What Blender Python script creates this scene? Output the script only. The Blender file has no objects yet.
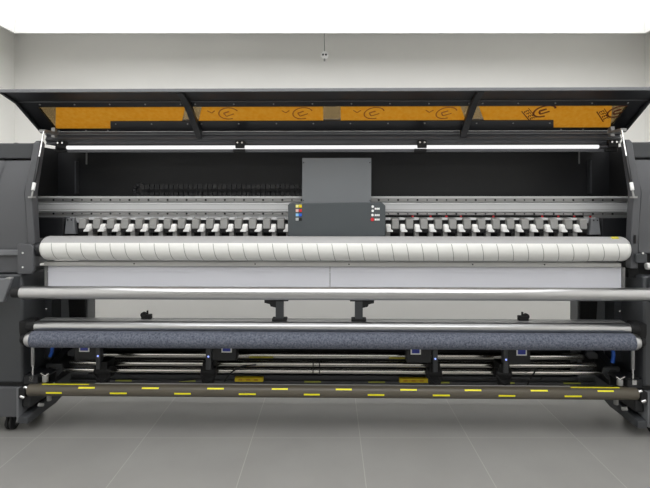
import bpy, bmesh, math, random
from mathutils import Vector, Matrix
random.seed(4)
S = bpy.context.scene
COL = S.collection
F = 480.0          # focal length in pixels of the 650 px frame
VPX, HOR = 330.0, 195.0
CAMZ = 1.35
def Zp(py, Y): return CAMZ - (py - HOR) * Y / F
def Xp(hp, Y): return hp * Y / F
def lin(c):
    return tuple((v/255/12.92 if v/255 <= .04045 else ((v/255+.055)/1.055)**2.4) for v in c) + (1.0,)

# ------------------------------------------------------------------ materials
def mat(name, rgb, rough=.5, metal=0., var=.06, scale=40., bump=0., bscale=200., spec=.5, coat=0., aniso=None):
    m = bpy.data.materials.new(name); m.use_nodes = True
    nt = m.node_tree; b = nt.nodes['Principled BSDF']
    b.inputs['Roughness'].default_value = rough
    b.inputs['Metallic'].default_value = metal
    b.inputs['Specular IOR Level'].default_value = spec
    b.inputs['Coat Weight'].default_value = coat
    tc = nt.nodes.new('ShaderNodeTexCoord')
    n = nt.nodes.new('ShaderNodeTexNoise'); n.inputs['Scale'].default_value = scale; n.inputs['Detail'].default_value = 4
    vec = tc.outputs['Object']
    if aniso:
        mp = nt.nodes.new('ShaderNodeMapping'); mp.inputs['Scale'].default_value = aniso
        nt.links.new(vec, mp.inputs['Vector']); vec = mp.outputs['Vector']
    nt.links.new(vec, n.inputs['Vector'])
    r = nt.nodes.new('ShaderNodeValToRGB')
    c = lin(rgb)
    r.color_ramp.elements[0].position = .3; r.color_ramp.elements[1].position = .7
    r.color_ramp.elements[0].color = tuple(v*(1-var) for v in c[:3]) + (1,)
    r.color_ramp.elements[1].color = tuple(min(1, v*(1+var)) for v in c[:3]) + (1,)
    nt.links.new(n.outputs['Fac'], r.inputs['Fac'])
    nt.links.new(r.outputs['Color'], b.inputs['Base Color'])
    if bump:
        n2 = nt.nodes.new('ShaderNodeTexNoise'); n2.inputs['Scale'].default_value = bscale; n2.inputs['Detail'].default_value = 3
        nt.links.new(vec, n2.inputs['Vector'])
        bp = nt.nodes.new('ShaderNodeBump'); bp.inputs['Strength'].default_value = bump; bp.inputs['Distance'].default_value = .002
        nt.links.new(n2.outputs['Fac'], bp.inputs['Height']); nt.links.new(bp.outputs['Normal'], b.inputs['Normal'])
    return m
def emit(name, rgb, st):
    m = bpy.data.materials.new(name); m.use_nodes = True
    nt = m.node_tree; nt.nodes.clear()
    o = nt.nodes.new('ShaderNodeOutputMaterial'); e = nt.nodes.new('ShaderNodeEmission')
    e.inputs['Color'].default_value = lin(rgb); e.inputs['Strength'].default_value = st
    nt.links.new(e.outputs[0], o.inputs[0]); return m

M = {}
M['wall'] = mat('wall_paint', (242, 241, 237), .75, var=.01, scale=2, bump=.08, bscale=120)
M['white_trim'] = mat('white_trim', (225, 225, 222), .6, var=.01)
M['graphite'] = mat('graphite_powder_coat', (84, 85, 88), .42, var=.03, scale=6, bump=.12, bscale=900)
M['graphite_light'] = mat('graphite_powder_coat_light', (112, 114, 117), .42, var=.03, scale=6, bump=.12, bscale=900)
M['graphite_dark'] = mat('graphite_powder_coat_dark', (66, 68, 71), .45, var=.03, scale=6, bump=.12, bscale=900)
M['carriage'] = mat('carriage_grey', (75, 80, 83), .5, var=.02, scale=5, bump=.08, bscale=900)
M['carriage_light'] = mat('carriage_light_grey', (93, 97, 100), .5, var=.02, scale=5, bump=.08, bscale=900)
M['black'] = mat('black_satin', (27, 28, 31), .42, var=.05, scale=10)
M['deep'] = mat('black_matte', (13, 13, 15), .7, var=.05, scale=10)
M['back'] = mat('dark_interior_panel', (24, 25, 28), .5, var=.03, scale=4)
M['lid'] = mat('lid_black', (27, 28, 31), .38, var=.04, scale=5)
M['bar'] = mat('grey_ridged_bar', (86, 87, 91), .4, var=.06, scale=30, aniso=(.05, 1, 1))
M['lip'] = mat('lid_edge_grey', (112, 114, 117), .4, var=.03)
M['alu'] = mat('brushed_aluminium', (205, 205, 206), .28, 1, var=.03, scale=60, aniso=(.02, 1, 1))
M['alu_matte'] = mat('matte_aluminium', (205, 205, 203), .5, .7, var=.03, scale=60, aniso=(.02, 1, 1))
M['rail'] = mat('steel_rail', (165, 165, 165), .35, .7, var=.04, scale=50, aniso=(.05, 1, 1))
M['chrome'] = mat('polished_steel', (225, 225, 225), .12, 1, var=.02)
M['rod'] = mat('polished_rod', (235, 232, 226), .2, 1, var=.03, scale=40, aniso=(.03, 1, 1))
M['beam_white'] = mat('white_anodised', (204, 205, 206), .45, var=.015, scale=60, aniso=(.02, 1, 1))
M['panel'] = mat('pale_lavender_sheet', (222, 223, 230), .4, var=.01, scale=4)
M['clamp'] = mat('clamp_grey', (150, 150, 148), .5, var=.04)
M['white_plastic'] = mat('white_plastic', (246, 246, 244), .4, var=.01)
M['red'] = mat('red_mark', (205, 45, 55), .5)
M['blue_hose'] = mat('blue_hose', (20, 88, 190), .35)
M['blue_sticker'] = mat('blue_sticker', (62, 74, 170), .45)
M['yellow'] = mat('yellow_tape', (255, 245, 40), .45, var=.03)
M['yellow_label'] = mat('yellow_label', (255, 220, 30), .45, var=.06, scale=60)
M['label_ink'] = mat('label_ink', (222, 165, 20), .5)
M['olive'] = mat('dull_olive', (185, 190, 80), .5)
M['cardboard'] = mat('brown_cardboard_tube', (92, 86, 75), .38, var=.05, scale=30, aniso=(.08, 1, 1))
M['rubber'] = mat('black_rubber', (20, 20, 22), .6)
M['ink_brown'] = mat('brown_print', (105, 52, 20), .6)
M['ink_faint'] = mat('faint_brown_print', (172, 112, 46), .6)
M['dull_yellow'] = mat('sticker_and_reflection_yellow', (205, 195, 60), .5)
M['dot_yellow'] = mat('dot_yellow', (240, 215, 40), .4)
M['dot_pale_yellow'] = mat('dot_pale_yellow', (245, 240, 150), .4)
M['dot_pink'] = mat('dot_pink', (235, 190, 180), .4)
M['dot_blue'] = mat('dot_blue', (40, 100, 215), .4)
M['dot_sky'] = mat('dot_sky', (150, 205, 245), .4)
M['dot_grey'] = mat('dot_grey', (190, 190, 190), .4)
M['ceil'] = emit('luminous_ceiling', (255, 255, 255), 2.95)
M['tube_light'] = emit('white_light_tube', (255, 255, 255), 1.0)
M['led'] = emit('blue_led', (150, 170, 255), 1.6)

def felt():
    m = mat('grey_blue_felt', (120, 126, 138), .95, var=.0, spec=.1)
    nt = m.node_tree
    r = [n for n in nt.nodes if n.type == 'VALTORGB'][0]; n = [n for n in nt.nodes if n.type == 'TEX_NOISE'][0]
    n.inputs['Scale'].default_value = 95; n.inputs['Detail'].default_value = 6; n.inputs['Roughness'].default_value = .75
    r.color_ramp.elements[0].position = .36; r.color_ramp.elements[1].position = .64
    r.color_ramp.elements[0].color = lin((72, 77, 90)); r.color_ramp.elements[1].color = lin((126, 130, 142))
    b = nt.nodes['Principled BSDF']
    bp = nt.nodes.new('ShaderNodeBump'); bp.inputs['Strength'].default_value = .5; bp.inputs['Distance'].default_value = .003
    nt.links.new(n.outputs['Fac'], bp.inputs['Height']); nt.links.new(bp.outputs['Normal'], b.inputs['Normal'])
    return m
M['felt'] = felt()

def math_node(nt, op, a, b=None):
    n = nt.nodes.new('ShaderNodeMath'); n.operation = op
    for i, v in enumerate((a, b)):
        if v is None: continue
        if isinstance(v, (int, float)): n.inputs[i].default_value = v
        else: nt.links.new(v, n.inputs[i])
    return n.outputs[0]

def platen_mat():
    # white wrap with thin slanted seams
    m = mat('white_wrapped_platen', (232, 232, 228), .45, var=.015, scale=25)
    nt = m.node_tree; b = nt.nodes['Principled BSDF']
    base = b.inputs['Base Color'].links[0].from_socket
    tc = nt.nodes.new('ShaderNodeTexCoord'); sx = nt.nodes.new('ShaderNodeSeparateXYZ')
    nt.links.new(tc.outputs['Object'], sx.inputs[0])
    x, y, z = sx.outputs
    ang = math_node(nt, 'ARCTAN2', z, math_node(nt, 'MULTIPLY', y, -1.0))
    u = math_node(nt, 'ADD', x, math_node(nt, 'MULTIPLY', ang, .012))
    f = math_node(nt, 'FRACT', math_node(nt, 'DIVIDE', u, .0825))
    line = math_node(nt, 'LESS_THAN', f, .045)
    low = math_node(nt, 'LESS_THAN', ang, .50)
    fac = math_node(nt, 'MULTIPLY', line, low)
    mx = nt.nodes.new('ShaderNodeMix'); mx.data_type = 'RGBA'
    nt.links.new(fac, mx.inputs['Factor']); nt.links.new(base, mx.inputs['A'])
    mx.inputs['B'].default_value = lin((150, 150, 144))
    # upper strip of the platen is set to plain grey
    up = math_node(nt, 'GREATER_THAN', ang, .54)
    mx2 = nt.nodes.new('ShaderNodeMix'); mx2.data_type = 'RGBA'
    nt.links.new(up, mx2.inputs['Factor']); nt.links.new(mx.outputs['Result'], mx2.inputs['A'])
    mx2.inputs['B'].default_value = lin((168, 168, 168))
    nt.links.new(mx2.outputs['Result'], b.inputs['Base Color'])
    return m
M['platen'] = platen_mat()

def film_mat():
    m = bpy.data.materials.new('orange_protective_film'); m.use_nodes = True
    nt = m.node_tree; nt.nodes.clear()
    o = nt.nodes.new('ShaderNodeOutputMaterial')
    tc = nt.nodes.new('ShaderNodeTexCoord'); n = nt.nodes.new('ShaderNodeTexNoise')
    n.inputs['Scale'].default_value = 45; n.inputs['Detail'].default_value = 5
    nt.links.new(tc.outputs['Object'], n.inputs['Vector'])
    r = nt.nodes.new('ShaderNodeValToRGB')
    r.color_ramp.elements[0].position = .3; r.color_ramp.elements[1].position = .7
    r.color_ramp.elements[0].color = lin((248, 214, 112)); r.color_ramp.elements[1].color = lin((255, 230, 146))
    nt.links.new(n.outputs['Fac'], r.inputs['Fac'])
    t = nt.nodes.new('ShaderNodeBsdfTranslucent'); d = nt.nodes.new('ShaderNodeBsdfDiffuse')
    nt.links.new(r.outputs[0], t.inputs[0]); nt.links.new(r.outputs[0], d.inputs[0])
    mx = nt.nodes.new('ShaderNodeMixShader'); mx.inputs[0].default_value = .1
    nt.links.new(t.outputs[0], mx.inputs[1]); nt.links.new(d.outputs[0], mx.inputs[2])
    nt.links.new(mx.outputs[0], o.inputs[0]); return m
M['film'] = film_mat()
def pane_mat():
    m = bpy.data.materials.new('tinted_acrylic'); m.use_nodes = True
    nt = m.node_tree; nt.nodes.clear()
    o = nt.nodes.new('ShaderNodeOutputMaterial')
    t = nt.nodes.new('ShaderNodeBsdfTransparent'); t.inputs[0].default_value = (.50, .42, .29, 1)
    g = nt.nodes.new('ShaderNodeBsdfGlossy'); g.inputs['Roughness'].default_value = .08; g.inputs[0].default_value = (.8, .8, .8, 1)
    mx = nt.nodes.new('ShaderNodeMixShader'); mx.inputs[0].default_value = .06
    nt.links.new(t.outputs[0], mx.inputs[1]); nt.links.new(g.outputs[0], mx.inputs[2]); nt.links.new(mx.outputs[0], o.inputs[0])
    return m
M['pane'] = pane_mat()

def floor_mat():
    m = mat('grey_floor_tiles', (146, 145, 142), .33, var=.05, scale=3, spec=.5)
    nt = m.node_tree; b = nt.nodes['Principled BSDF']
    base = b.inputs['Base Color'].links[0].from_socket
    tc = nt.nodes.new('ShaderNodeTexCoord'); sx = nt.nodes.new('ShaderNodeSeparateXYZ')
    nt.links.new(tc.outputs['Object'], sx.inputs[0]); x, y, z = sx.outputs
    def joint(v, off, w=.004):
        f = math_node(nt, 'FRACT', math_node(nt, 'ADD', math_node(nt, 'DIVIDE', math_node(nt, 'SUBTRACT', v, off), .6), 50.0))
        return math_node(nt, 'LESS_THAN', f, w/.6)
    jx = joint(x, .1655); jy = joint(y, 2.667)
    j = math_node(nt, 'MAXIMUM', jx, jy)
    # a slightly different grey per tile
    wn = nt.nodes.new('ShaderNodeTexWhiteNoise'); wn.noise_dimensions = '2D'
    cx = nt.nodes.new('ShaderNodeCombineXYZ')
    nt.links.new(math_node(nt, 'FLOOR', math_node(nt, 'DIVIDE', math_node(nt, 'SUBTRACT', x, .1655), .6)), cx.inputs[0])
    nt.links.new(math_node(nt, 'FLOOR', math_node(nt, 'DIVIDE', math_node(nt, 'SUBTRACT', y, 2.667), .6)), cx.inputs[1])
    nt.links.new(cx.outputs[0], wn.inputs['Vector'])
    hs = nt.nodes.new('ShaderNodeHueSaturation')
    nt.links.new(math_node(nt, 'ADD', math_node(nt, 'MULTIPLY', wn.outputs['Value'], .08), .96), hs.inputs['Value'])
    nt.links.new(base, hs.inputs['Color'])
    mx = nt.nodes.new('ShaderNodeMix'); mx.data_type = 'RGBA'
    nt.links.new(j, mx.inputs['Factor']); nt.links.new(hs.outputs[0], mx.inputs['A']); mx.inputs['B'].default_value = lin((170, 168, 164))
    nt.links.new(mx.outputs['Result'], b.inputs['Base Color'])
    n = nt.nodes.new('ShaderNodeTexNoise'); n.inputs['Scale'].default_value = 7; n.inputs['Detail'].default_value = 4
    nt.links.new(tc.outputs['Object'], n.inputs['Vector'])
    nt.links.new(math_node(nt, 'ADD', math_node(nt, 'MULTIPLY', n.outputs['Fac'], .05), .27), b.inputs['Roughness'])
    return m
M['floor'] = floor_mat()

# ------------------------------------------------------------------ mesh builder
class MB:
    def __init__(s): s.bm = bmesh.new(); s.mi = 0
    def m(s, i): s.mi = i; return s
    def face(s, vs):
        try:
            f = s.bm.faces.new(vs); f.material_index = s.mi
        except ValueError: pass
    def hull(s, a, b):                       # two equal rings -> closed prism
        A = [s.bm.verts.new(p) for p in a]; B = [s.bm.verts.new(p) for p in b]
        n = len(A)
        for i in range(n): s.face((A[i], A[(i+1) % n], B[(i+1) % n], B[i]))
        s.face(A[::-1]); s.face(B); return s
    def box(s, x0, x1, y0, y1, z0, z1):
        return s.hull([(x0,y0,z0),(x1,y0,z0),(x1,y1,z0),(x0,y1,z0)], [(x0,y0,z1),(x1,y0,z1),(x1,y1,z1),(x0,y1,z1)])
    def yz(s, prof, x0, x1):
        return s.hull([(x0, y, z) for y, z in prof], [(x1, y, z) for y, z in prof])
    def xz(s, prof, y0, y1):
        return s.hull([(x, y0, z) for x, z in prof], [(x, y1, z) for x, z in prof])
    def rings(s, rings):
        R = [[s.bm.verts.new(p) for p in r] for r in rings]
        n = len(R[0])
        for k in range(len(R)-1):
            for i in range(n): s.face((R[k][i], R[k][(i+1) % n], R[k+1][(i+1) % n], R[k+1][i]))
        s.face(R[0][::-1]); s.face(R[-1]); return s
    def lathe(s, p0, p1, prof, seg=24):      # prof: [(t along 0..length, radius)]
        p0 = Vector(p0); p1 = Vector(p1); d = (p1-p0); L = d.length; d.normalize()
        u = d.orthogonal().normalized(); v = d.cross(u)
        return s.rings([[p0 + d*t + (u*math.cos(2*math.pi*i/seg) + v*math.sin(2*math.pi*i/seg))*r for i in range(seg)] for t, r in prof])
    def cyl(s, p0, p1, r, seg=24, bev=0.):
        L = (Vector(p1)-Vector(p0)).length
        if bev:
            return s.lathe(p0, p1, [(0, r-bev), (bev*.3, r-bev*.3), (bev, r), (L-bev, r), (L-bev*.3, r-bev*.3), (L, r-bev)], seg)
        return s.lathe(p0, p1, [(0, r), (L, r)], seg)
    def ball(s, c, r, seg=12):
        c = Vector(c); n = 7
        return s.lathe(c-Vector((0,0,r)), c+Vector((0,0,r)), [(r-r*math.cos(math.pi*k/n) if 0 < k < n else (0 if k == 0 else 2*r), max(r*math.sin(math.pi*k/n), r*.02)) for k in range(n+1)], seg)
    def tube(s, pts, r, seg=8):
        P = [Vector(p) for p in pts]; rings = []
        for i, p in enumerate(P):
            d = (P[min(i+1, len(P)-1)] - P[max(i-1, 0)]).normalized()
            u = d.cross(Vector((.13, .2, .97))).normalized(); v = d.cross(u)
            rings.append([p + (u*math.cos(2*math.pi*k/seg)+v*math.sin(2*math.pi*k/seg))*r for k in range(seg)])
        return s.rings(rings)
ORI = {}                                     # machine-space origin of every object
def build(name, mb, mats, parent=None, bevel=0., label=None, ang=35):
    bm = mb.bm
    bmesh.ops.recalc_face_normals(bm, faces=bm.faces)
    vs = [v.co for v in bm.verts]
    lo = Vector([min(c[i] for c in vs) for i in range(3)]); hi = Vector([max(c[i] for c in vs) for i in range(3)])
    o0 = (lo+hi)/2
    for v in bm.verts: v.co -= o0
    me = bpy.data.meshes.new(name); bm.to_mesh(me); bm.free()
    for x in (mats if isinstance(mats, (list, tuple)) else [mats]): me.materials.append(M[x])
    me.shade_smooth(); me.set_sharp_from_angle(angle=math.radians(ang))
    o = bpy.data.objects.new(name, me); COL.objects.link(o)
    if bevel:
        b = o.modifiers.new('bevel', 'BEVEL'); b.width = bevel; b.segments = 2; b.limit_method = 'ANGLE'; b.angle_limit = math.radians(40)
    if parent: o.parent = parent; o.location = o0 - ORI[parent.name]
    else: o.location = o0
    ORI[o.name] = o0
    if label: o['label'] = label
    return o
def copy_at(o, delta, parent=None):
    c = o.copy(); COL.objects.link(c); c.parent = parent or o.parent
    c.location = o.location + Vector(delta)
    ORI[c.name] = ORI[o.name] + Vector(delta)
    return c
def struct(o): o['kind'] = 'structure'; return o
def smooth_pts(pts, n=5):
    P = [Vector(p) for p in pts]; out = []
    for i in range(len(P)-1):
        a, b, c, d = P[max(i-1,0)], P[i], P[i+1], P[min(i+2, len(P)-1)]
        for k in range(n):
            t = k/n
            out.append(.5*((2*b)+(c-a)*t+(2*a-5*b+4*c-d)*t*t+(3*b-a-3*c+d)*t**3))
    out.append(P[-1]); return out

# ------------------------------------------------------------------ the room
WY, WX, FY = 4.75, 3.12, -2.6
struct(build('floor', MB().box(-WX-.1, WX+.1, FY-.1, WY+.1, -.08, 0), 'floor')).location
fl = bpy.data.objects['floor']
fl.data.transform(Matrix.Translation(fl.location)); fl.location = (0, 0, 0)      # tile pattern in room coordinates
struct(build('wall_back', MB().box(-WX-.1, WX+.1, WY, WY+.1, 0, 2.95), 'wall'))
struct(build('wall_left', MB().box(-WX-.1, -WX, FY, WY, 0, 2.95), 'wall'))
struct(build('wall_right', MB().box(WX, WX+.1, FY, WY, 0, 2.95), 'wall'))
struct(build('wall_front', MB().box(-WX-.1, WX+.1, FY-.1, FY, 0, 2.95), 'wall'))
struct(build('trim_1', MB().box(-WX-.1, WX+.1, FY-.1, WY+.1, 2.95, 3.0), 'white_trim'))           # slab over the luminous ceiling
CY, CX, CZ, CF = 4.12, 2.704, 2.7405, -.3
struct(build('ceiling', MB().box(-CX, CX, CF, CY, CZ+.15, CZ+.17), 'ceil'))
t = MB()
t.box(-CX-.015, CX+.015, CY, CY+.015, CZ, CZ+.18); t.box(-CX-.015, -CX, CF, CY, CZ, CZ+.18); t.box(CX, CX+.015, CF, CY, CZ, CZ+.18)  # dropped lip added around the ceiling to shade the upper wall
t.box(-WX, WX, FY, CF, CZ+.13, CZ+.18)
struct(build('ceiling_shade_trim', t, 'white_trim'))

# small white fixture on a thin cord below the ceiling
Yf = 4.55
e = bpy.data.objects.new('hanging_socket', None); COL.objects.link(e)
xf, zf = (324.5-VPX)*Yf/F, Zp(55, Yf)
e.location = (xf, Yf, zf); ORI[e.name] = Vector((xf, Yf, zf))
e['label'] = 'small round white fixture with two dark holes hanging on a thin cord'; e['category'] = 'socket'
body = build('body', MB().lathe((xf, Yf-.012, zf), (xf, Yf+.03, zf), [(0, .026), (.005, .034), (.03, .036), (.042, .02)], 20), 'white_plastic', e)
for s in (-1, 1):
    build('hole', MB().cyl((xf+s*.014, Yf-.015, zf), (xf+s*.014, Yf-.006, zf), .0095, 12), 'deep', body)
build('lower_nub', MB().cyl((xf, Yf+.005, zf-.058), (xf, Yf+.005, zf-.033), .009, 12, .003), 'clamp', e)
build('cord', MB().cyl((xf, Yf+.01, zf+.02), (xf, Yf+.01, 2.95), .005, 8), 'clamp', e)

# ------------------------------------------------------------------ the printer
YR = 2.75
root = bpy.data.objects.new('large_format_printer', None); COL.objects.link(root)
root.location = (0, YR, 0); ORI[root.name] = Vector((0, YR, 0)); ROT = math.radians(-0.9)
root.rotation_euler = (0, 0, ROT)
root['label'] = 'wide dark grey roll-to-roll inkjet printer with raised lid filling the room'
root['category'] = 'printer'
PR = root
def P(name, mb, mats, parent=PR, bevel=0., label=None, ang=35): return build(name, mb, mats, parent, bevel, label, ang)

XI = 1.677                                   # inner face of the side frames
XO = 2.46
# upper side cabinets
for s in (-1, 1):
    zb = .905 if s < 0 else Zp(253, 2.7)
    prof = [(2.768, 1.552), (2.682, 1.366), (2.716, 1.12), (2.706, zb), (3.34, zb), (3.34, 1.552)]
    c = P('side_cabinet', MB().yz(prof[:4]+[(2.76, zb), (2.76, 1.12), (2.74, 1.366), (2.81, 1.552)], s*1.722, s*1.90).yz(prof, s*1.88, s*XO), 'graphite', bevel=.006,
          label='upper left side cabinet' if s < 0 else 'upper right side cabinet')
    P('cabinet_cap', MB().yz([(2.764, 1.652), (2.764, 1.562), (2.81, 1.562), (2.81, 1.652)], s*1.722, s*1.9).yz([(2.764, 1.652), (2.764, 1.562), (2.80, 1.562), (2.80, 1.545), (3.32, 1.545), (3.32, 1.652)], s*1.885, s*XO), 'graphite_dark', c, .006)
    fr = [(2.775, 1.668), (2.752, 1.652), (2.672, 1.366), (2.698, 1.10), (2.698, .94), (2.75, .94), (2.75, 1.10), (2.73, 1.366), (2.80, 1.650)]
    f = P('side_frame', MB().yz(fr, s*XI, s*1.716), 'graphite', bevel=.004)
    if s > 0:
        P('slot', MB().box(1.690, 1.700, 2.690, 2.70, Zp(243, 2.7), Zp(234.5, 2.7)), 'deep', f)
    # hub plate that carries the platen
    if s < 0:
        hp = P('platen_bracket', MB().xz([(-1.755, 1.075), (-1.682, 1.075), (-1.665, 1.06), (-1.665, .925), (-1.68, .905), (-1.755, .905)], 2.668, 2.69), 'graphite', bevel=.004)
        for z in (1.025, .945):
            P('screw', MB().cyl((-1.722, 2.664, z), (-1.722, 2.67, z), .0055, 10), 'chrome', hp)
        P('ledge', MB().box(-XO, -1.757, 2.688, 2.70, 1.008, 1.04), 'graphite_light', c, .004)
    else:
        hp = P('platen_bracket', MB().box(1.690, 1.75, 2.672, 2.694, .975, 1.025), 'graphite_dark', bevel=.004)
        P('screw', MB().cyl((1.722, 2.665, 1.030), (1.722, 2.70, 1.030), .006, 10), 'chrome', hp)
        P('white_roll_end', MB().cyl((1.772, 2.72, .951), (XO, 2.72, .951), .019, 18, .004), 'white_plastic')
        P('recess_panel', MB().box(1.70, XO, 2.76, 3.3, .88, 1.02), 'deep')
    # lower side bodies, plinths, casters
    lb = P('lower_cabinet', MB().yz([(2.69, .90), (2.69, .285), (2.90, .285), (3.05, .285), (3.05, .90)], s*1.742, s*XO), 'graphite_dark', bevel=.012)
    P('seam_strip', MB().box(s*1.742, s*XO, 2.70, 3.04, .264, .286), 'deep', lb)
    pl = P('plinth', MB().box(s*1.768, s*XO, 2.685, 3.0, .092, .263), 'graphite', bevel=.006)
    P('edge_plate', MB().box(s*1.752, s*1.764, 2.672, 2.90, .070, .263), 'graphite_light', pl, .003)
    P('outrigger', MB().yz([(2.675, .062), (2.675, .10), (2.92, .135), (3.12, .135), (3.12, .10), (2.95, .062)], s*1.700, s*1.752), 'graphite_dark', pl, .003)
    P('toggle_block', MB().box(s*1.70, s*1.75, 2.70, 2.93, .14, .215), 'black', pl, .008)
    for yy, in ((2.745,), (2.97,)):
        cs = P('caster', MB().cyl((s*1.815, yy, .045), (s*1.830, yy, .045), .045, 24, .004).cyl((s*1.830, yy, .045), (s*1.837, yy, .045), .03, 20).cyl((s*1.837, yy, .045), (s*1.852, yy, .045), .045, 24, .004), 'rubber', PR, label='black swivel caster')
        P('fork', MB().box(s*1.808, s*1.815, yy-.02, yy+.02, .03, .088).box(s*1.853, s*1.860, yy-.02, yy+.02, .03, .088).box(s*1.80, s*1.868, yy-.03, yy+.03, .088, .094), 'black', cs)
        P('hub', MB().cyl((s*1.803, yy, .045), (s*1.865, yy, .045), .013, 12), 'clamp', cs)
# roller arm brackets on the lower cabinets
for s in (-1, 1):
    b = P('roller_bracket', MB().yz([(2.55, Zp(279, 2.58)), (2.69, Zp(279, 2.58)), (2.69, .768), (2.55, .768)], s*1.765, s*XO) if s > 0 else
          MB().xz([(-XO, .895), (-1.728, .895), (-1.770, .768), (-XO, .768)], 2.575, 2.60).box(-XO, -1.85, 2.60, 2.69, .78, .88), 'graphite_light' if s < 0 else 'graphite_dark', bevel=.005)
    P('roller_cap', MB().cyl((s*1.67, 2.58, .8206), (s*1.72, 2.58, .8206), .028, 18, .004), 'deep', b)
    if s < 0: P('latch', MB().box(-1.755, -1.730, 2.572, 2.602, .893, .902), 'clamp', b, .002)

# top bar, hinge rod, interior
tb = P('top_bar', MB().yz([(2.95, 1.742), (2.945, 1.72), (2.955, 1.715), (2.945, 1.70), (2.945, 1.685), (2.955, 1.68), (2.948, 1.664), (3.34, 1.664), (3.34, 1.742)], -1.765, 1.765), 'bar')
P('ridge', MB().box(-1.765, 1.765, 2.938, 2.95, 1.722, 1.727), 'lip', tb)
P('ridge', MB().box(-1.765, 1.765, 2.936, 2.95, 1.690, 1.693), 'black', tb)
P('light_tube', MB().cyl((-1.62, 2.925, 1.6415), (1.62, 2.925, 1.6415), .0115, 20, .003), 'tube_light', label='bright white light tube along the hinge line')
P('hinge_rod', MB().cyl((-1.69, 2.925, 1.6415), (1.69, 2.925, 1.6415), .009, 20, .003), 'bar')
P('under_rail', MB().box(-1.665, 1.665, 2.93, 2.95, 1.613, 1.630), 'bar')
for px in (61.5, 240.5, 422, 612.5):
    x = (px-VPX)*2.92/F*(1.010 if px < VPX else .990)
    h = P('hinge_clamp', MB().box(x-.028, x+.028, 2.905, 2.94, 1.634, 1.682).box(x-.045, x+.030, 2.92, 2.95, 1.612, 1.636), 'deep', bevel=.004)
    for d in (-.014, .014):
        P('screw', MB().cyl((x+d, 2.900, 1.668), (x+d, 2.906, 1.668), .006, 10), 'chrome', h)
P('back_panel', MB().box(-1.878, 1.878, 3.24, 3.26, 1.10, 1.664), 'back')
for s in (-1, 1):
    P('interior_post', MB().box(s*1.715, s*1.725, 3.20, 3.24, 1.36, 1.58), 'graphite_dark')
    P('interior_liner', MB().box(s*1.862, s*1.877, 2.82, 3.24, 1.10, 1.66), 'deep')
    P('hook', MB().box(s*1.590, s*1.596, 3.10, 3.11, 1.55, 1.645), 'rail')

# ---- lid
XL = 1.788
K, B0, L0 = (2.708, 1.883), (2.95, 1.743), (2.575, 1.907)
nrm = Vector((0, (K[1]-B0[1]), (B0[0]-K[0]))).normalized()      # outward (up / back)
def lidpt(x, s, off=0.):
    return Vector((x, K[0]+(B0[0]-K[0])*s, K[1]+(B0[1]-K[1])*s)) + nrm*off
def s_of(py):
    lo, hi = 0., 1.
    for _ in range(40):
        m = (lo+hi)/2; p = lidpt(0, m)
        if HOR - F*(p.z-CAMZ)/p.y < py: lo = m
        else: hi = m
    return lo
sA, sB, sC = s_of(106.5), s_of(120.8), s_of(128.3)
def slab(mb, poly, o0, o1):
    return mb.hull([lidpt(x, s, o0) for x, s in poly], [lidpt(x, s, o1) for x, s in poly])
XW = 1.692
XSB, XSC = 221.5*lidpt(0, sB).y/F, 221.5*lidpt(0, sC).y/F
lm = MB()
T = .014
R4 = lambda x0, x1, s0, s1: [(x0, s0), (x1, s0), (x1, s1), (x0, s1)]
slab(lm, R4(-XL, XL, -.02, sA), 0, T); slab(lm, R4(-XL, -XW, sA, sC), 0, T); slab(lm, R4(XW, XL, sA, sC), 0, T)
slab(lm, [(-XSB, sB), (XSB, sB), (XSC, sC), (-XSC, sC)], 0, T); slab(lm, R4(-XL, XL, sC, 1.0), 0, T)
lm.yz([(K[0], K[1]), (L0[0], L0[1]), (L0[0]-.004, L0[1]+.012), (K[0]+.008, K[1]+.014)], -XL, XL)
for s in (-1, 1):                           # side flanges
    lm.yz([(L0[0], L0[1]-.004), (K[0]-.004, K[1]-.014), (B0[0]-.01, B0[1]-.012), (B0[0]+.01, B0[1]+.012), (K[0]+.008, K[1]+.02), (L0[0], L0[1]+.012)], s*(XL-.012), s*(XL+.004))
lid = P('lid', lm, 'lid', label='raised black front lid with film-covered windows')
P('front_edge', MB().box(-XL-.004, XL+.004, L0[0]-.016, L0[0]-.002, L0[1]-.004, L0[1]+.0135), 'lip', lid, .002)
P('edge_seam', MB().yz([(K[0]-.004, K[1]-.001), (K[0]+.003, K[1]-.003), (K[0]+.003, K[1]-.006), (K[0]-.004, K[1]-.005)], -XL, XL), 'bar', lid)
def xs(px, s):                               # lid X from a photo column
    p = lidpt(0, s); return (px-VPX)*p.y/F*(1 - .0545*(px-VPX)/F*0) * (1.010 if px < VPX-60 else (.990 if px > VPX+60 else 1.0))
XR = .795
panes = [
    [(-XW, sA), (-XR, sA), (-XR, sB), (-XSB, sB), (-XSC, sC), (-XW, sC)],
    R4(-XR, XR, sA, sB),
    [(XR, sA), (XW, sA), (XW, sC), (XSC, sC), (XSB, sB), (XR, sB)]]
for i, pl in enumerate(panes):
    P('window_pane', slab(MB(), pl, .004, .007), 'pane', lid, label='tinted clear strip of the lid window')
films = [
    ([(xs(56, sA), sA), (xs(186, sA), sA), (xs(182.5, sB), sB), (-XSB, sB), (-XSC, sC), (-XW, sC)], 'orange protective film with a stepped lower edge on left window'),
    ([(xs(202.5, sA), sA), (xs(323, sA), sA), (xs(323, sB), sB), (xs(199, sB), sB)], 'orange protective film left of the clear gap'),
    ([(xs(340.5, sA), sA), (xs(461, sA), sA), (xs(466, sB), sB), (xs(340.5, sB), sB)], 'orange protective film right of the clear gap'),
    ([(xs(479.5, sA), sA), (xs(612.5, sA), sA), (XW, sC), (XSC, sC), (XSB, sB), (xs(484.5, sB), sB)], 'orange protective film with bold dark printing on right window')]
FO = []
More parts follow.
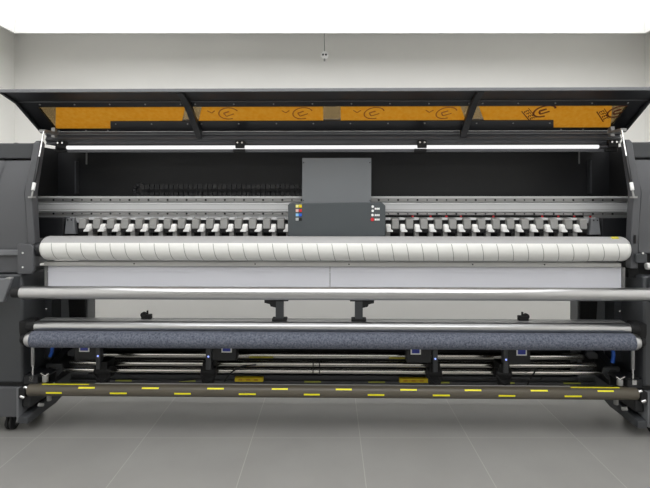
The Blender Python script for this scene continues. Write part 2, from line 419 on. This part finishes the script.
for poly, lab in films:
    FO.append(P('protective_film', slab(MB(), poly, .0022, .0032), 'film', lid, label=lab))
# print on the film: ring emblem and slanted word block
def lp(cx, cs, u, v, a, sq=1.0):             # local metres (u right, v down the lid)
    L = math.hypot(B0[0]-K[0], B0[1]-K[1])
    du = u*math.cos(a)-v*math.sin(a); dv = u*math.sin(a)+v*math.cos(a)
    return (cx+du, cs+dv*sq/L)
def stroke(mb, pts, w, cx, cs, a, o=.0012):
    for (u0, v0), (u1, v1) in zip(pts[:-1], pts[1:]):
        d = Vector((u1-u0, v1-v0)); n = Vector((-d.y, d.x)).normalized()*w/2
        q = [(u0+n.x, v0+n.y), (u1+n.x, v1+n.y), (u1-n.x, v1-n.y), (u0-n.x, v0-n.y)]
        slab(mb, [lp(cx, cs, u, v, a) for u, v in q], o, o+.0008)
def ring(mb, r, w, cx, cs, a, a0, a1, sx=1.25):
    stroke(mb, [(r*sx*math.cos(t), r*math.sin(t)) for t in [a0+(a1-a0)*k/22 for k in range(23)]], w, cx, cs, a)
def emblem(px, s, bold, a=-.45):
    x = xs(px, s); e = MB(); w = .011 if bold else .007
    ring(e, .048, w, x, s, a, math.radians(95), math.radians(365))
    stroke(e, [(-.026, -.012), (-.026, .016), (.026, .016)], w, x, s, a)
    stroke(e, [(-.026, -.014), (.014, -.014)], w*1.3, x, s, a)
    return e
for px, k in ((229, 1), (302.5, 1), (374, 2), (447, 2)):
    e = emblem(px, s_of(113.5), False)
    x0 = xs(px-17, s_of(112))
    stroke(e, [(-.022, -.012), (0, .008), (.022, -.012)], .006, x0, s_of(112), 0)
    P('printed_emblem', e, 'ink_faint', lid)
def clip_mb(e): return e
for px, py in ((545, 112), (619, 112.5)):
    s0 = s_of(py)
    P('printed_emblem', emblem(px, s0, True, -.5), 'ink_brown', lid, label='bold dark ring emblem printed on the film')
    w = MB(); cx = xs(px-15, s_of(py+3.8)); cs = s_of(py+3.8)
    a = .85
    stroke(w, [(-.062, .020), (.062, .020)], .006, cx, cs, a)
    stroke(w, [(-.062, -.020), (.05, -.020)], .004, cx, cs, a)
    for k in range(4):
        u = -.048 + .027*k
        stroke(w, [(u, -.011), (u, .011)], .006, cx, cs, a)
        stroke(w, [(u, -.011), (u+.015, -.011)], .005, cx, cs, a)
        stroke(w, [(u, .000), (u+.013, .000)], .004, cx, cs, a)
        if k != 1: stroke(w, [(u, .011), (u+.015, .011)], .005, cx, cs, a)
    P('printed_word', w, 'ink_brown', lid)
# screws of the lid
sc0 = None
def lid_screw(px, py):
    global sc0
    s = s_of(py); x = xs(px, s)
    if abs(x) > XL-.02: x = math.copysign(XL-.03, x)
    if sc0 is None:
        sc0 = P('screw', MB().cyl(lidpt(x, s, -.004), lidpt(x, s, .002), .0045, 10), 'clamp', lid)
        sc0['_p'] = 0; del sc0['_p']
    else: copy_at(sc0, lidpt(x, s, -.001) - ORI[sc0.name])
for px in (40, 75, 110.5, 146, 181.5, 196, 234.5, 273.5, 312.5, 351.5, 390.5, 429.7, 470, 483.5, 519, 556, 592.6, 628): lid_screw(px, 103.6)
for px in (116, 152, 188, 202, 239, 276, 313, 350, 387.5, 425, 463, 477, 513.5, 550): lid_screw(px, 123.3)
for px in (59, 86, 108, 561, 583, 608): lid_screw(px, 129.7)
# ribs following the inside of the lid
for s in (-1, 1):
    low = [(2.575, 1.896), (2.64, 1.880), (2.70, 1.853), (2.76, 1.818), (2.85, 1.765), (2.925, 1.715), (2.935, 1.70)]
    up = [(2.95, 1.70), (2.95, 1.742), (2.708, 1.884), (2.575, 1.908)]
    P('lid_rib', MB().yz(low+up, s*.790, s*.828), 'lid', lid, .003, label='curved black rib')
    # gas strut with its brackets
    A = Vector((s*1.664, 2.765, 1.722)); Bq = Vector((s*1.662, 2.650, 1.338))
    g = P('gas_strut', MB().cyl(A+(Bq-A)*.40, A+(Bq-A)*.80, .0085, 14, .002), 'black', label='slim gas strut holding the lid up')
    P('piston_rod', MB().cyl(A, A+(Bq-A)*.42, .0048, 12), 'chrome', g)
    P('collar', MB().cyl(A+(Bq-A)*.79, A+(Bq-A)*.90, .0095, 14, .002), 'white_plastic', g)
    P('foot', MB().cyl(A+(Bq-A)*.90, Bq, .005, 10).box(min(s*1.658, s*1.682), max(s*1.658, s*1.682), 2.648, 2.68, 1.333, 1.343), 'clamp', g)
    P('hinge_plate', MB().box(min(s*1.655, s*1.69), max(s*1.655, s*1.69), 2.76, 2.90, 1.715, 1.730).box(min(s*1.668, s*1.69), max(s*1.668, s*1.69), 2.88, 2.905, 1.70, 1.758), 'rail', lid)

# ---- beam, rails, pinch rollers
YB = 2.96
bl = 1.86
beam = P('beam', MB().yz([(YB, 1.338), (YB, 1.306), (YB-.012, 1.300), (YB-.012, 1.248), (YB, 1.243), (YB, 1.178), (YB+.14, 1.178), (YB+.14, 1.338)], -bl, bl), 'beam_white', bevel=.002)
P('top_strip', MB().box(-bl, bl, YB-.012, YB+.02, 1.331, 1.342), 'beam_white', beam)
for z0, z1 in ((1.311, 1.328), (1.229, 1.241)):
    rm = MB().box(-bl, bl, YB-.016, YB-.001, z0, z1)
    rm.m(1)
    for k in range(59):
        x = -1.714 + k*.0591
        r = .0066 if k % 2 == 0 else .0045
        rm.cyl((x, YB-.0175, (z0+z1)/2), (x, YB-.012, (z0+z1)/2), r, 10)
    P('guide_rail', rm, ['rail', 'deep'], beam)
P('groove', MB().box(-bl, bl, YB-.0135, YB-.011, 1.289, 1.2915).box(-bl, bl, YB-.0135, YB-.011, 1.259, 1.2615), 'rail', beam)
es = MB().box(.33, 1.545, YB-.006, YB+.002, 1.213, 1.226); es.m(1)
for px in (413, 431, 447, 461.5, 494, 543, 559, 575, 591):
    x = (px-VPX)*YB/F*.985
    es.box(x-.006, x+.006, YB-.0075, YB-.004, 1.214, 1.225)
P('encoder_strip', es, ['deep', 'red'], beam)
sp = .0876*.985
nP = 36
x0 = -246.5*2.88/F*1.010
x1 = 252.5*2.88/F*.990
step = (x1-x0)/(nP-1)
z = lambda py: Zp(py, 2.88)
clamp0 = None; wheel0 = None
for k in range(nP):
    x = x0+k*step
    if clamp0 is None:
        clamp0 = P('pinch_clamp', MB().yz([(2.866, 1.205), (2.862, 1.150), (2.872, 1.145), (2.93, 1.165), (2.958, 1.178), (2.958, 1.210)], x-.021, x+.021), 'clamp', bevel=.003)
        P('clamp_base', MB().box(x-.024, x+.024, 2.872, 2.94, 1.124, 1.147).cyl((x-.011, 2.868, 1.134), (x-.011, 2.876, 1.134), .006, 8).cyl((x+.011, 2.868, 1.134), (x+.011, 2.876, 1.134), .006, 8), 'deep', clamp0)
        first = clamp0
    else:
        c = copy_at(clamp0, (k*step, 0, 0))
        for ch in clamp0.children:
            d = ch.copy(); COL.objects.link(d); d.parent = c
for k in range(nP-1):
    x = x0+(k+.5)*step
    s = -1 if x < 0 else 1                   # levers lean outwards on both halves
    key = 'L' if s < 0 else 'R'
    if k == 0 or (s > 0 and wheel0['side'] < 0):
        m = MB().cyl((x-.015, 2.872, 1.155), (x+.015, 2.872, 1.155), .022, 16, .004)
        m.xz([(x-s*.012, 1.165), (x+s*.010, 1.165), (x+s*.014, 1.150), (x+s*.026, 1.139), (x+s*.026, 1.131), (x-s*.010, 1.131)], 2.846, 2.862)
        if wheel0 is not None: del wheel0['side']
        wheel0 = P('pinch_roller', m, 'white_plastic', bevel=.002); wheel0['side'] = s; kw = k
        u1 = P('roller_post', MB().box(x-.013, x+.013, 2.88, 2.94, 1.100, 1.135), 'clamp', wheel0)
        u2 = P('roller_hood', MB().box(x-.018, x+.018, 2.89, 2.958, 1.199, 1.212), 'beam_white', wheel0, .003)
        P('roller_slot', MB().box(x-.019, x+.019, 2.90, 2.958, 1.165, 1.198), 'deep', wheel0)
    else:
        c = copy_at(wheel0, ((k-kw)*step, 0, 0))
        if 'side' in c: del c['side']
        for ch in wheel0.children:
            d = ch.copy(); COL.objects.link(d); d.parent = c
del wheel0['side']
P('pinch_backing', MB().box(-bl, bl, 2.945, 2.975, 1.09, 1.178), 'deep')
P('platen_rear_plate', MB().box(-1.65, 1.65, 2.79, 2.96, 1.075, 1.092), 'rail')
for s in (-1, 1):
    ep = P('end_plate', MB().xz([(s*1.548, 1.213), (s*1.590, 1.213), (s*1.602, 1.115), (s*1.534, 1.115)], 2.865, 2.90), 'graphite_light', bevel=.003)
    for d in (1.558, 1.580): P('screw', MB().cyl((s*d, 2.862, 1.2), (s*d, 2.867, 1.2), .0045, 8), 'deep', ep)
    P('end_block', MB().box(s*1.61, s*1.86, 2.87, 2.95, 1.09, 1.215), 'black', bevel=.004)

# ---- carriage
cm = MB().xz([(-.246, 1.292), (-.235, 1.303), (.300, 1.309), (.322, 1.288), (.322, 1.108), (-.246, 1.108)], 2.795, 2.84)
cm.box(-.15, .23, 2.84, 2.945, 1.25, 1.305)
car = P('carriage', cm, 'carriage', bevel=.004, label='grey print carriage parked mid-beam')
P('carriage_shadow_strip', MB().box(-.238, .312, 2.80, 2.838, 1.098, 1.110), 'deep', car)  # black strip put in for the shadow line under the carriage
cu = P('carriage_hood', MB().hull([(-.165, 2.815, 1.300), (-.170, 2.905, 1.574), (-.170, 3.10, 1.574), (-.165, 3.10, 1.350), (-.165, 2.85, 1.350), (-.165, 2.835, 1.300)], [(.240, 2.815, 1.300), (.247, 2.905, 1.574), (.247, 3.10, 1.574), (.240, 3.10, 1.350), (.240, 2.85, 1.350), (.240, 2.835, 1.300)]), 'carriage_light', car)
for x, yy, zz in ((-.158, 2.822, 1.318), (.234, 2.822, 1.318), (-.161, 2.896, 1.545), (.238, 2.896, 1.545)):
    P('screw', MB().cyl((x, yy-.004, zz), (x, yy+.004, zz), .0035, 8), 'deep', car)
Yc = 2.795
for py, a, b in ((206.2, 'dot_pale_yellow', 'dot_yellow'), (210.6, 'dot_pink', 'red'), (214.9, 'dot_sky', 'dot_blue'), (219.3, 'dot_grey', 'deep')):
    zz = Zp(py, Yc)
    for px, mt in ((297.0, a), (300.3, b)):
        x = (px-VPX)*Yc/F
        P('ink_dot', MB().box(x-.0085, x+.0085, Yc-.003, Yc+.001, zz-.0085, zz+.0085), mt, car, .002)
for px, py, mt in ((372.5, 206.5, 'white_plastic'), (372.5, 210.8, 'white_plastic'), (372.3, 215.0, 'white_plastic'), (372.3, 219.4, 'red')):
    x = (px-VPX)*Yc/F; zz = Zp(py, Yc); r = .0075 if mt != 'red' else .0105
    P('status_light', MB().cyl((x, Yc-.004, zz), (x, Yc+.001, zz), r, 14), mt, car)
for py, w in ((208.7, 3), (215.1, 3), (219.5, 3)):
    zz = Zp(py, Yc); t = MB()
    for k in range(w):
        x = (375.2+k*1.75-VPX)*Yc/F
        t.box(x-.0042, x+.0042, Yc-.002, Yc+.001, zz-.0055, zz+.0055)
    P('caption', t, 'white_plastic', car)

# ---- cable chain behind the beam
ch = MB()
xa, xb = (133-VPX)*3.12/F*1.0, -.17
n = 34
for k in range(n):
    x = xa+.03+(xb-xa-.03)*k/n; w = (xb-xa-.03)/n*.84
    ch.box(x, x+w, 3.13, 3.17, 1.392, 1.418); ch.box(x+w, x+w/.84, 3.14, 3.16, 1.397, 1.410)
    ch.box(x, x+w, 3.13, 3.17, 1.342, 1.366)
for k in range(7):
    a = math.pi/2 + math.pi*k/6
    c = Vector((xa+.03+.037*math.cos(a)*1.3, 3.15, 1.380+.037*math.sin(a)))
    ch.ball(c, .016, 8)
P('cable_chain', ch, 'black', label='black cable drag chain')
P('chain_tray', MB().box(xa+.02, xb, 3.12, 3.18, 1.336, 1.342), 'black')

# ---- platen cylinder
PY, PZr = 2.72, .0685
PZ = 1.0475
XT = 1.643
pt = MB().lathe((-XT+.008, PY, PZ), (XT+.022, PY, PZ), [(0, PZr*.55), (.006, PZr*.8), (.018, PZr*.94), (.034, PZr), (2*XT+.014-.034, PZr), (2*XT+.014-.018, PZr*.94), (2*XT+.014-.006, PZr*.8), (2*XT+.014, PZr*.55)], 64)
pl = P('platen_roller', pt, 'platen', label='thick white wrapped roller with thin slanted seams')
for s in (-1, 1):
    P('hub', MB().cyl((s*(XT-.004), PY, PZ-.008), (s*(XT+.03), PY, PZ-.008), .042, 20, .006), 'black', pl)
P('caution_sticker', MB().hull([(1.565, PY-.035, PZ+PZr*.86), (1.603, PY-.035, PZ+PZr*.86), (1.603, PY-.020, PZ+PZr*.952), (1.565, PY-.020, PZ+PZr*.952)],
   [(1.565, PY-.035, PZ+PZr*.86+.005), (1.603, PY-.035, PZ+PZr*.86+.005), (1.603, PY-.020, PZ+PZr*.952+.005), (1.565, PY-.020, PZ+PZr*.952+.005)]), 'dull_yellow', pl)
# ---- strip and pale panel below it
st = P('lower_strip', MB().box(-1.645, 1.645, 2.735, 2.79, .942, .966), 'alu_matte', bevel=.002)
for px in (133, 255, 349, 472, 543):
    x = (px-VPX)*2.735/F
    P('screw', MB().cyl((x, 2.731, .956), (x, 2.736, .956), .004, 8), 'deep', st)
pp = P('media_panel', MB().box(-1.632, -.002, 2.752, 2.762, .775, .938).box(.002, 1.655, 2.752, 2.762, .775, .938), 'panel', bevel=.001)
P('panel_crease', MB().box(-1.638, 1.638, 2.750, 2.753, .905, .909), 'panel', pp)
P('panel_backing', MB().box(-1.66, 1.66, 2.765, 2.80, .775, .942), 'rail', pp)
for s in (-1, 1):
    P('end_trim', MB().box(s*(1.646+s*.012), s*(1.662+s*.012), 2.748, 2.775, .775, .938), 'rail', pp)
P('lower_flange', MB().box(-1.66, 1.66, 2.72, 2.80, .764, .776), 'rail', pp)

# ---- front roller on two pedestals
fr = P('front_roller', MB().cyl((-1.672, 2.58, .8206), (1.712, 2.58, .8206), .035, 40, .005), 'alu', label='long bare aluminium guide roller')
for px, s in ((279.5, -1), (359, 1)):
    x = (px-VPX)*2.70/F; 
    p = P('roller_support', MB().box(x-.022, x+.022, 2.70, 2.735, .652, .764), 'graphite_dark', bevel=.003)
    P('flange', MB().box(x-.042, x+.042, 2.695, 2.745, .640, .654), 'deep', p, .003)
    P('flange', MB().box(x-.05, x+.05, 2.695, 2.745, .752, .764), 'deep', p, .003)
    P('flag', MB().xz([(x+s*.02, .764), (x+s*.085, .764), (x+s*.085, .742), (x+s*.055, .735), (x+s*.05, .722), (x+s*.02, .715)], 2.70, 2.72), 'deep', p)

# ---- slim roller, felt roller
P('support_bar', MB().box(-1.66, 1.66, 2.72, 2.775, .600, .637), 'rail', bevel=.003)
P('slim_roller', MB().cyl((-1.655, 2.68, .611), (1.652, 2.68, .611), .031, 32, .004), 'alu', label='slim bright aluminium roller')
fe = P('felt_roller', MB().cyl((-1.642, 2.63, .553), (1.642, 2.63, .553), .0450, 48), 'felt', label='thick roller wrapped in speckled grey-blue felt')
for s in (-1, 1):
    P('end_cap', MB().lathe((s*1.640, 2.63, .553), (s*1.676, 2.63, .553), [(0, .044), (.02, .043), (.032, .036), (.036, .022)], 28), 'alu', fe)
    P('axle', MB().cyl((s*1.674, 2.63, .553), (s*1.705, 2.63, .553), .024, 14, .004), 'deep', fe)
    P('roller_cap', MB().cyl((s*1.652, 2.68, .611), (s*1.70, 2.68, .611), .033, 16, .004), 'deep')
    P('roller_arm', MB().yz([(2.665, .585), (2.665, .64), (2.76, .64), (2.80, .52), (2.69, .50)], s*1.69, s*1.745), 'deep', bevel=.004)
for px, s in ((145, -1), (522.5, 1)):
    x = (px-VPX)*2.74/F
    c = P('media_clip', MB().box(x-.028, x+.028, 2.735, 2.765, .637, .663), 'deep', bevel=.003)
    P('knob', MB().cyl((x+s*.018, 2.74, .66), (x+s*.018, 2.76, .66), .016, 12).box(x-s*.004-.004, x-s*.004+.004, 2.745, 2.755, .66, .684), 'deep', c)

# ---- rear legs seen under the rollers
for s in (-1, 1):
    lg = P('rear_leg', MB().box(s*1.532, s*1.745, 3.00, 3.10, .12, .80), 'graphite_light', bevel=.004)
    P('cable_gap', MB().xz([(s*1.537, .78), (s*1.650, .78), (s*1.640, .60), (s*1.625, .30), (s*1.560, .30), (s*1.540, .60)], 2.985, 3.002), 'deep', lg)
    P('inner_post', MB().box(s*1.70, s*1.745, 2.90, 3.0, .35, .80), 'graphite_dark', lg)
    P('bolt', MB().ball((s*1.715, 2.87, .662), .008), 'chrome', lg)
P('top_crossmember', MB().box(-1.62, 1.62, 2.98, 3.10, .78, .93), 'graphite')

# ---- lower unwind frame: rails, crossbeam, dark tray
P('rear_tray', MB().box(-1.62, 1.62, 3.14, 3.16, .175, .50), 'deep')
P('tray_roof', MB().box(-1.62, 1.62, 2.80, 3.16, .500, .512), 'deep')
r1 = P('guide_tube', MB().cyl((-1.555, 2.98, .356), (1.555, 2.98, .356), .022, 24, .003), 'rod', label='rear steel guide tube')
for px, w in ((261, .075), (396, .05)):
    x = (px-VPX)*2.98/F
    P('yellow_reflection', MB().box(x-w, x+w, 2.9565, 2.961, .343, .351), 'dull_yellow', r1)  # yellow reflections in the tube, put on as thin coloured strips
r2 = P('guide_tube', MB().cyl((-1.590, 2.90, .329), (1.590, 2.90, .329), .0165, 24, .003), 'rod', label='middle steel guide tube')
r3 = P('guide_tube', MB().cyl((-1.620, 2.85, .304), (1.620, 2.85, .304), .0135, 24, .003), 'rod', label='front slim steel guide tube')
for r_, y_, z_, rr in ((r2, 2.90, .329, .0165), (r3, 2.85, .304, .0135)):
    x = -14*y_/F
    for d in (-.022, .016): P('joint_collar', MB().cyl((x+d, y_, z_), (x+d+.006, y_, z_), rr+.002, 20), 'deep', r_)
cb = P('crossbeam', MB().box(-1.64, 1.64, 3.0, 3.06, .165, .222), 'graphite_dark', bevel=.003)
P('crossbeam_lip', MB().box(-1.64, 1.64, 2.985, 3.0, .182, .191), 'bar', cb)
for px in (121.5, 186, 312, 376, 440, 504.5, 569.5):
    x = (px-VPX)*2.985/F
    P('olive_mark', MB().box(x-.052, x+.052, 2.983, 2.9855, .184, .193), 'olive', cb)  # short olive strips along the crossbeam lip
for px, w in ((248, 14.3), (413.5, 14.6)):
    x = (px-VPX)*2.97/F; h = w*2.97/F
    c = P('caution_label', MB().box(x-h, x+h, 2.972, 2.999, Zp(382.6, 2.97), Zp(378.2, 2.97)), 'yellow_label', cb, .002, label='yellow caution label')
    t = MB().box(x-.6*h, x+.5*h, 2.9715, 2.9722, Zp(380.6, 2.97), Zp(380.2, 2.97))
    for q in (-.6, -.05, .5): t.box(x+q*h-.012, x+q*h+.012, 2.9705, 2.9725, Zp(381.2, 2.97), Zp(379.6, 2.97))
    P('label_print', t, 'label_ink', c)
# end plates with stepped arms
for s in (-1, 1):
    e_ = P('frame_end', MB().yz([(2.82, .24), (2.82, .325), (2.87, .36), (2.95, .385), (3.0, .42), (3.06, .42), (3.06, .24)], s*1.595 if 0 else s*1.625, s*1.672), 'black', bevel=.004)
    P('arm', MB().xz([(s*1.635, .355), (s*1.575, .352), (s*1.555, .372), (s*1.555, .400), (s*1.60, .40), (s*1.66, .36)], 2.94, 2.96), 'graphite_dark', e_, .003)
    P('arm', MB().xz([(s*1.69, .345), (s*1.60, .345), (s*1.59, .312), (s*1.625, .27), (s*1.69, .27)], 2.825, 2.845), 'graphite_dark', e_, .003)
    P('hose', MB().tube(smooth_pts([(s*1.628, 2.80, .50), (s*1.628, 2.79, .46), (s*1.630, 2.785, .43), (s*(1.626 if s > 0 else 1.644), 2.79, .385 if s > 0 else .405)]), .010, 10), 'blue_hose', PR, label='blue air hose')
    cy = P('air_cylinder', MB().cyl((s*1.700, 2.72, .37), (s*1.700, 2.72, .50), .010, 14, .002), 'rail')
    P('piston_rod', MB().cyl((s*1.697, 2.715, .315), (s*1.697, 2.715, .375), .006, 10).box(s*1.685, s*1.709, 2.70, 2.73, .292, .318), 'chrome', cy)
    v = P('air_valve', MB().cyl((s*1.625, 2.715, .283), (s*1.625, 2.715, .318), .016, 14, .004), 'clamp')
    P('elbow', MB().cyl((s*1.622, 2.715, .318), (s*1.60, 2.712, .333), .006, 8).cyl((s*1.622, 2.715, .316), (s*1.65, 2.712, .333), .005, 8), 'chrome', v)
    P('nut', MB().cyl((s*1.618, 2.74, .165), (s*1.618, 2.74, .205), .013, 12, .003).cyl((s*1.640, 2.72, .150), (s*1.655, 2.70, .160), .010, 10), 'clamp', v)
    P('valve_plate', MB().box(s*1.60, s*1.74, 2.715, 2.80, .320, .326).box(s*1.66, s*1.74, 2.70, 2.86, .275, .32), 'black', PR)
# four motor units
def unit(box0, box1, lab0, br0, br1, foot0, foot1, pyl):
    Y = 2.80
    X = lambda px: (px-VPX)*Y/F*(1.012 if px < VPX else .99)
    dz = -.000
    u = P('drive_unit', MB().box(X(box0), X(box1), Y, Y+.075, Zp(361.5+pyl, Y), .500), 'black', bevel=.003, label='black motor box with blue sticker')
    st = P('sticker', MB().box(X(lab0), X(lab0+10.3), Y-.0025, Y+.001, Zp(353+pyl, Y), Zp(341, Y)), 'white_plastic', u)
    P('sticker_face', MB().box(X(lab0+1.3), X(lab0+9), Y-.004, Y-.001, Zp(351.7+pyl, Y), Zp(342, Y)), 'blue_sticker', st)
    b = P('bracket_arm', MB().box(X(br0), X(br1), Y-.012, Y+.03, Zp(370+pyl, Y), .500), 'graphite_dark', u, .003)
    P('led', MB().ball(((X(br0)+X(br1))/2, Y-.013, Zp(356.5+pyl, Y)), .0055, 10), 'led', u)
    fx0, fx1 = X(foot0), X(foot1); xm = (fx0+fx1)/2
    f = MB().cyl((fx0, 2.83, .305), (fx1, 2.83, .305), .033, 20, .006)
    f.box(xm-.03, xm+.03, 2.80, 2.90, .27, .37); f.cyl((xm-.035, 2.815, .262), (xm+.035, 2.815, .262), .02, 14, .004)
    f.tube(smooth_pts([(fx0, 2.80, .30), (xm, 2.79, .255), (fx1, 2.80, .29)]), .007)
    P('clamp_foot', f, 'deep', u, .002)
unit(75, 97, 80, 97.5, 102, 94, 112, 0)
unit(213, 237, 222.3, 207, 212.5, 201, 216, 0)
unit(407, 432, 411, 433, 438, 428, 443, 1)
unit(509, 531, 517, 503.5, 508.5, 497, 513, 1.5)
def X2(px): return (px-VPX)*2.80/F
for pts in ([(105, 371), (125, 377), (150, 381), (180, 381.5), (203, 379)], [(224, 382), (229, 375), (235, 370), (243, 366.5), (256, 365)],
            [(438, 377), (460, 379), (480, 379), (498, 376)], [(526, 384), (529, 377.5), (533, 371), (534.5, 368), (524, 368.5), (512, 369)], [(510, 378), (525, 379), (538, 378.5), (540, 376)]):
    P('cable', MB().tube(smooth_pts([(X2(a), 2.80, Zp(b, 2.80)) for a, b in pts]), .0045, 8), 'rubber', PR)
# cradles that carry the taped tube
TY, TZ, TR = 2.70, .2447, .0335
for s in (-1, 1):
    cr = P('tube_cradle', MB().box(s*1.715, s*1.752, TY-.03, TY+.06, .205, .262), 'deep', bevel=.004)
    P('cradle_pin', MB().cyl((s*1.709, TY-.01, TZ+.012), (s*1.73, TY-.012, TZ+.018), .012, 12, .003).cyl((s*1.712, TY-.036, TZ-.032), (s*1.735, TY-.036, TZ-.022), .009, 10, .002), 'chrome', cr)

# ------------------------------------------------------------------ the taped cardboard tube (lifts out of the cradles)
def to_world(v):
    v = Vector(v) - Vector((0, YR, 0)); c, s_ = math.cos(ROT), math.sin(ROT)
    return Vector((v.x*c - v.y*s_, v.x*s_ + v.y*c + YR, v.z))
tube = bpy.data.objects.new('cardboard_tube', None); COL.objects.link(tube)
tube.location = to_world((0, TY, TZ)); tube.rotation_euler = (0, 0, ROT); ORI[tube.name] = Vector((0, TY, TZ))
tube['label'] = 'long brown tube with yellow tape dashes lying low across the machine front'; tube['category'] = 'tube'
XC = 1.706
build('core', MB().cyl((-XC, TY, TZ), (XC, TY, TZ), TR, 40, .003), 'cardboard', tube)
def dash(px0, px1, a):                       # a: angle above the horizontal on the front of the tube
    k = 1.010 if px0 < VPX else .990
    k = 1 + .010*(VPX-(px0+px1)/2)/300
    yy = TY - TR*math.cos(a)
    xa, xb = (px0-VPX)*yy/F*k, (px1-VPX)*yy/F*k
    m = MB(); d = .13
    pr = [(TY-(TR-.002)*math.cos(a-d), TZ+(TR-.002)*math.sin(a-d)), (TY-(TR+.0012)*math.cos(a-d), TZ+(TR+.0012)*math.sin(a-d)),
          (TY-(TR+.0012)*math.cos(a+d), TZ+(TR+.0012)*math.sin(a+d)), (TY-(TR-.002)*math.cos(a+d), TZ+(TR-.002)*math.sin(a+d))]
    build('tape_dash', m.yz(pr, xa, xb), 'yellow', tube)
for a, b in ((78.5, 95), (142, 159), (207.5, 224), (272, 288), (336, 352), (400.5, 417), (465, 481.5), (531, 548), (598, 614)): dash(a, b, .72)
for a, b in ((46, 62), (110, 127), (174.5, 191), (239, 256), (304, 320), (368, 384.5), (433, 450), (499, 515.5), (565, 582)): dash(a, b, -.12)
dash(42, 89.5, 1.42); dash(571, 619.5, 1.42)
for a, b in ((113, 130), (178, 194), (304, 320), (368, 384), (432, 448), (496, 513)): dash(a, b, math.pi*.9)

# ------------------------------------------------------------------ light, camera
w = bpy.data.worlds.new('World'); S.world = w; w.use_nodes = True
w.node_tree.nodes['Background'].inputs['Color'].default_value = (.6, .62, .65, 1)
w.node_tree.nodes['Background'].inputs['Strength'].default_value = .2
cam = bpy.data.cameras.new('camera'); co = bpy.data.objects.new('camera', cam); COL.objects.link(co)
co.location = (0, 0, CAMZ); co.rotation_euler = (math.radians(90), 0, 0)
cam.sensor_fit = 'HORIZONTAL'; cam.sensor_width = 36; cam.lens = F/650*36
cam.shift_x = -(VPX-325)/650; cam.shift_y = -(244-HOR)/650
cam.clip_start = .05
S.camera = co
S.cycles.use_denoising = True
S.cycles.max_bounces = 10
S.view_settings.view_transform = 'Standard'; S.view_settings.look = 'None'
S.view_settings.exposure = 0.0; S.view_settings.gamma = 1.0; S.view_settings.use_curve_mapping = False
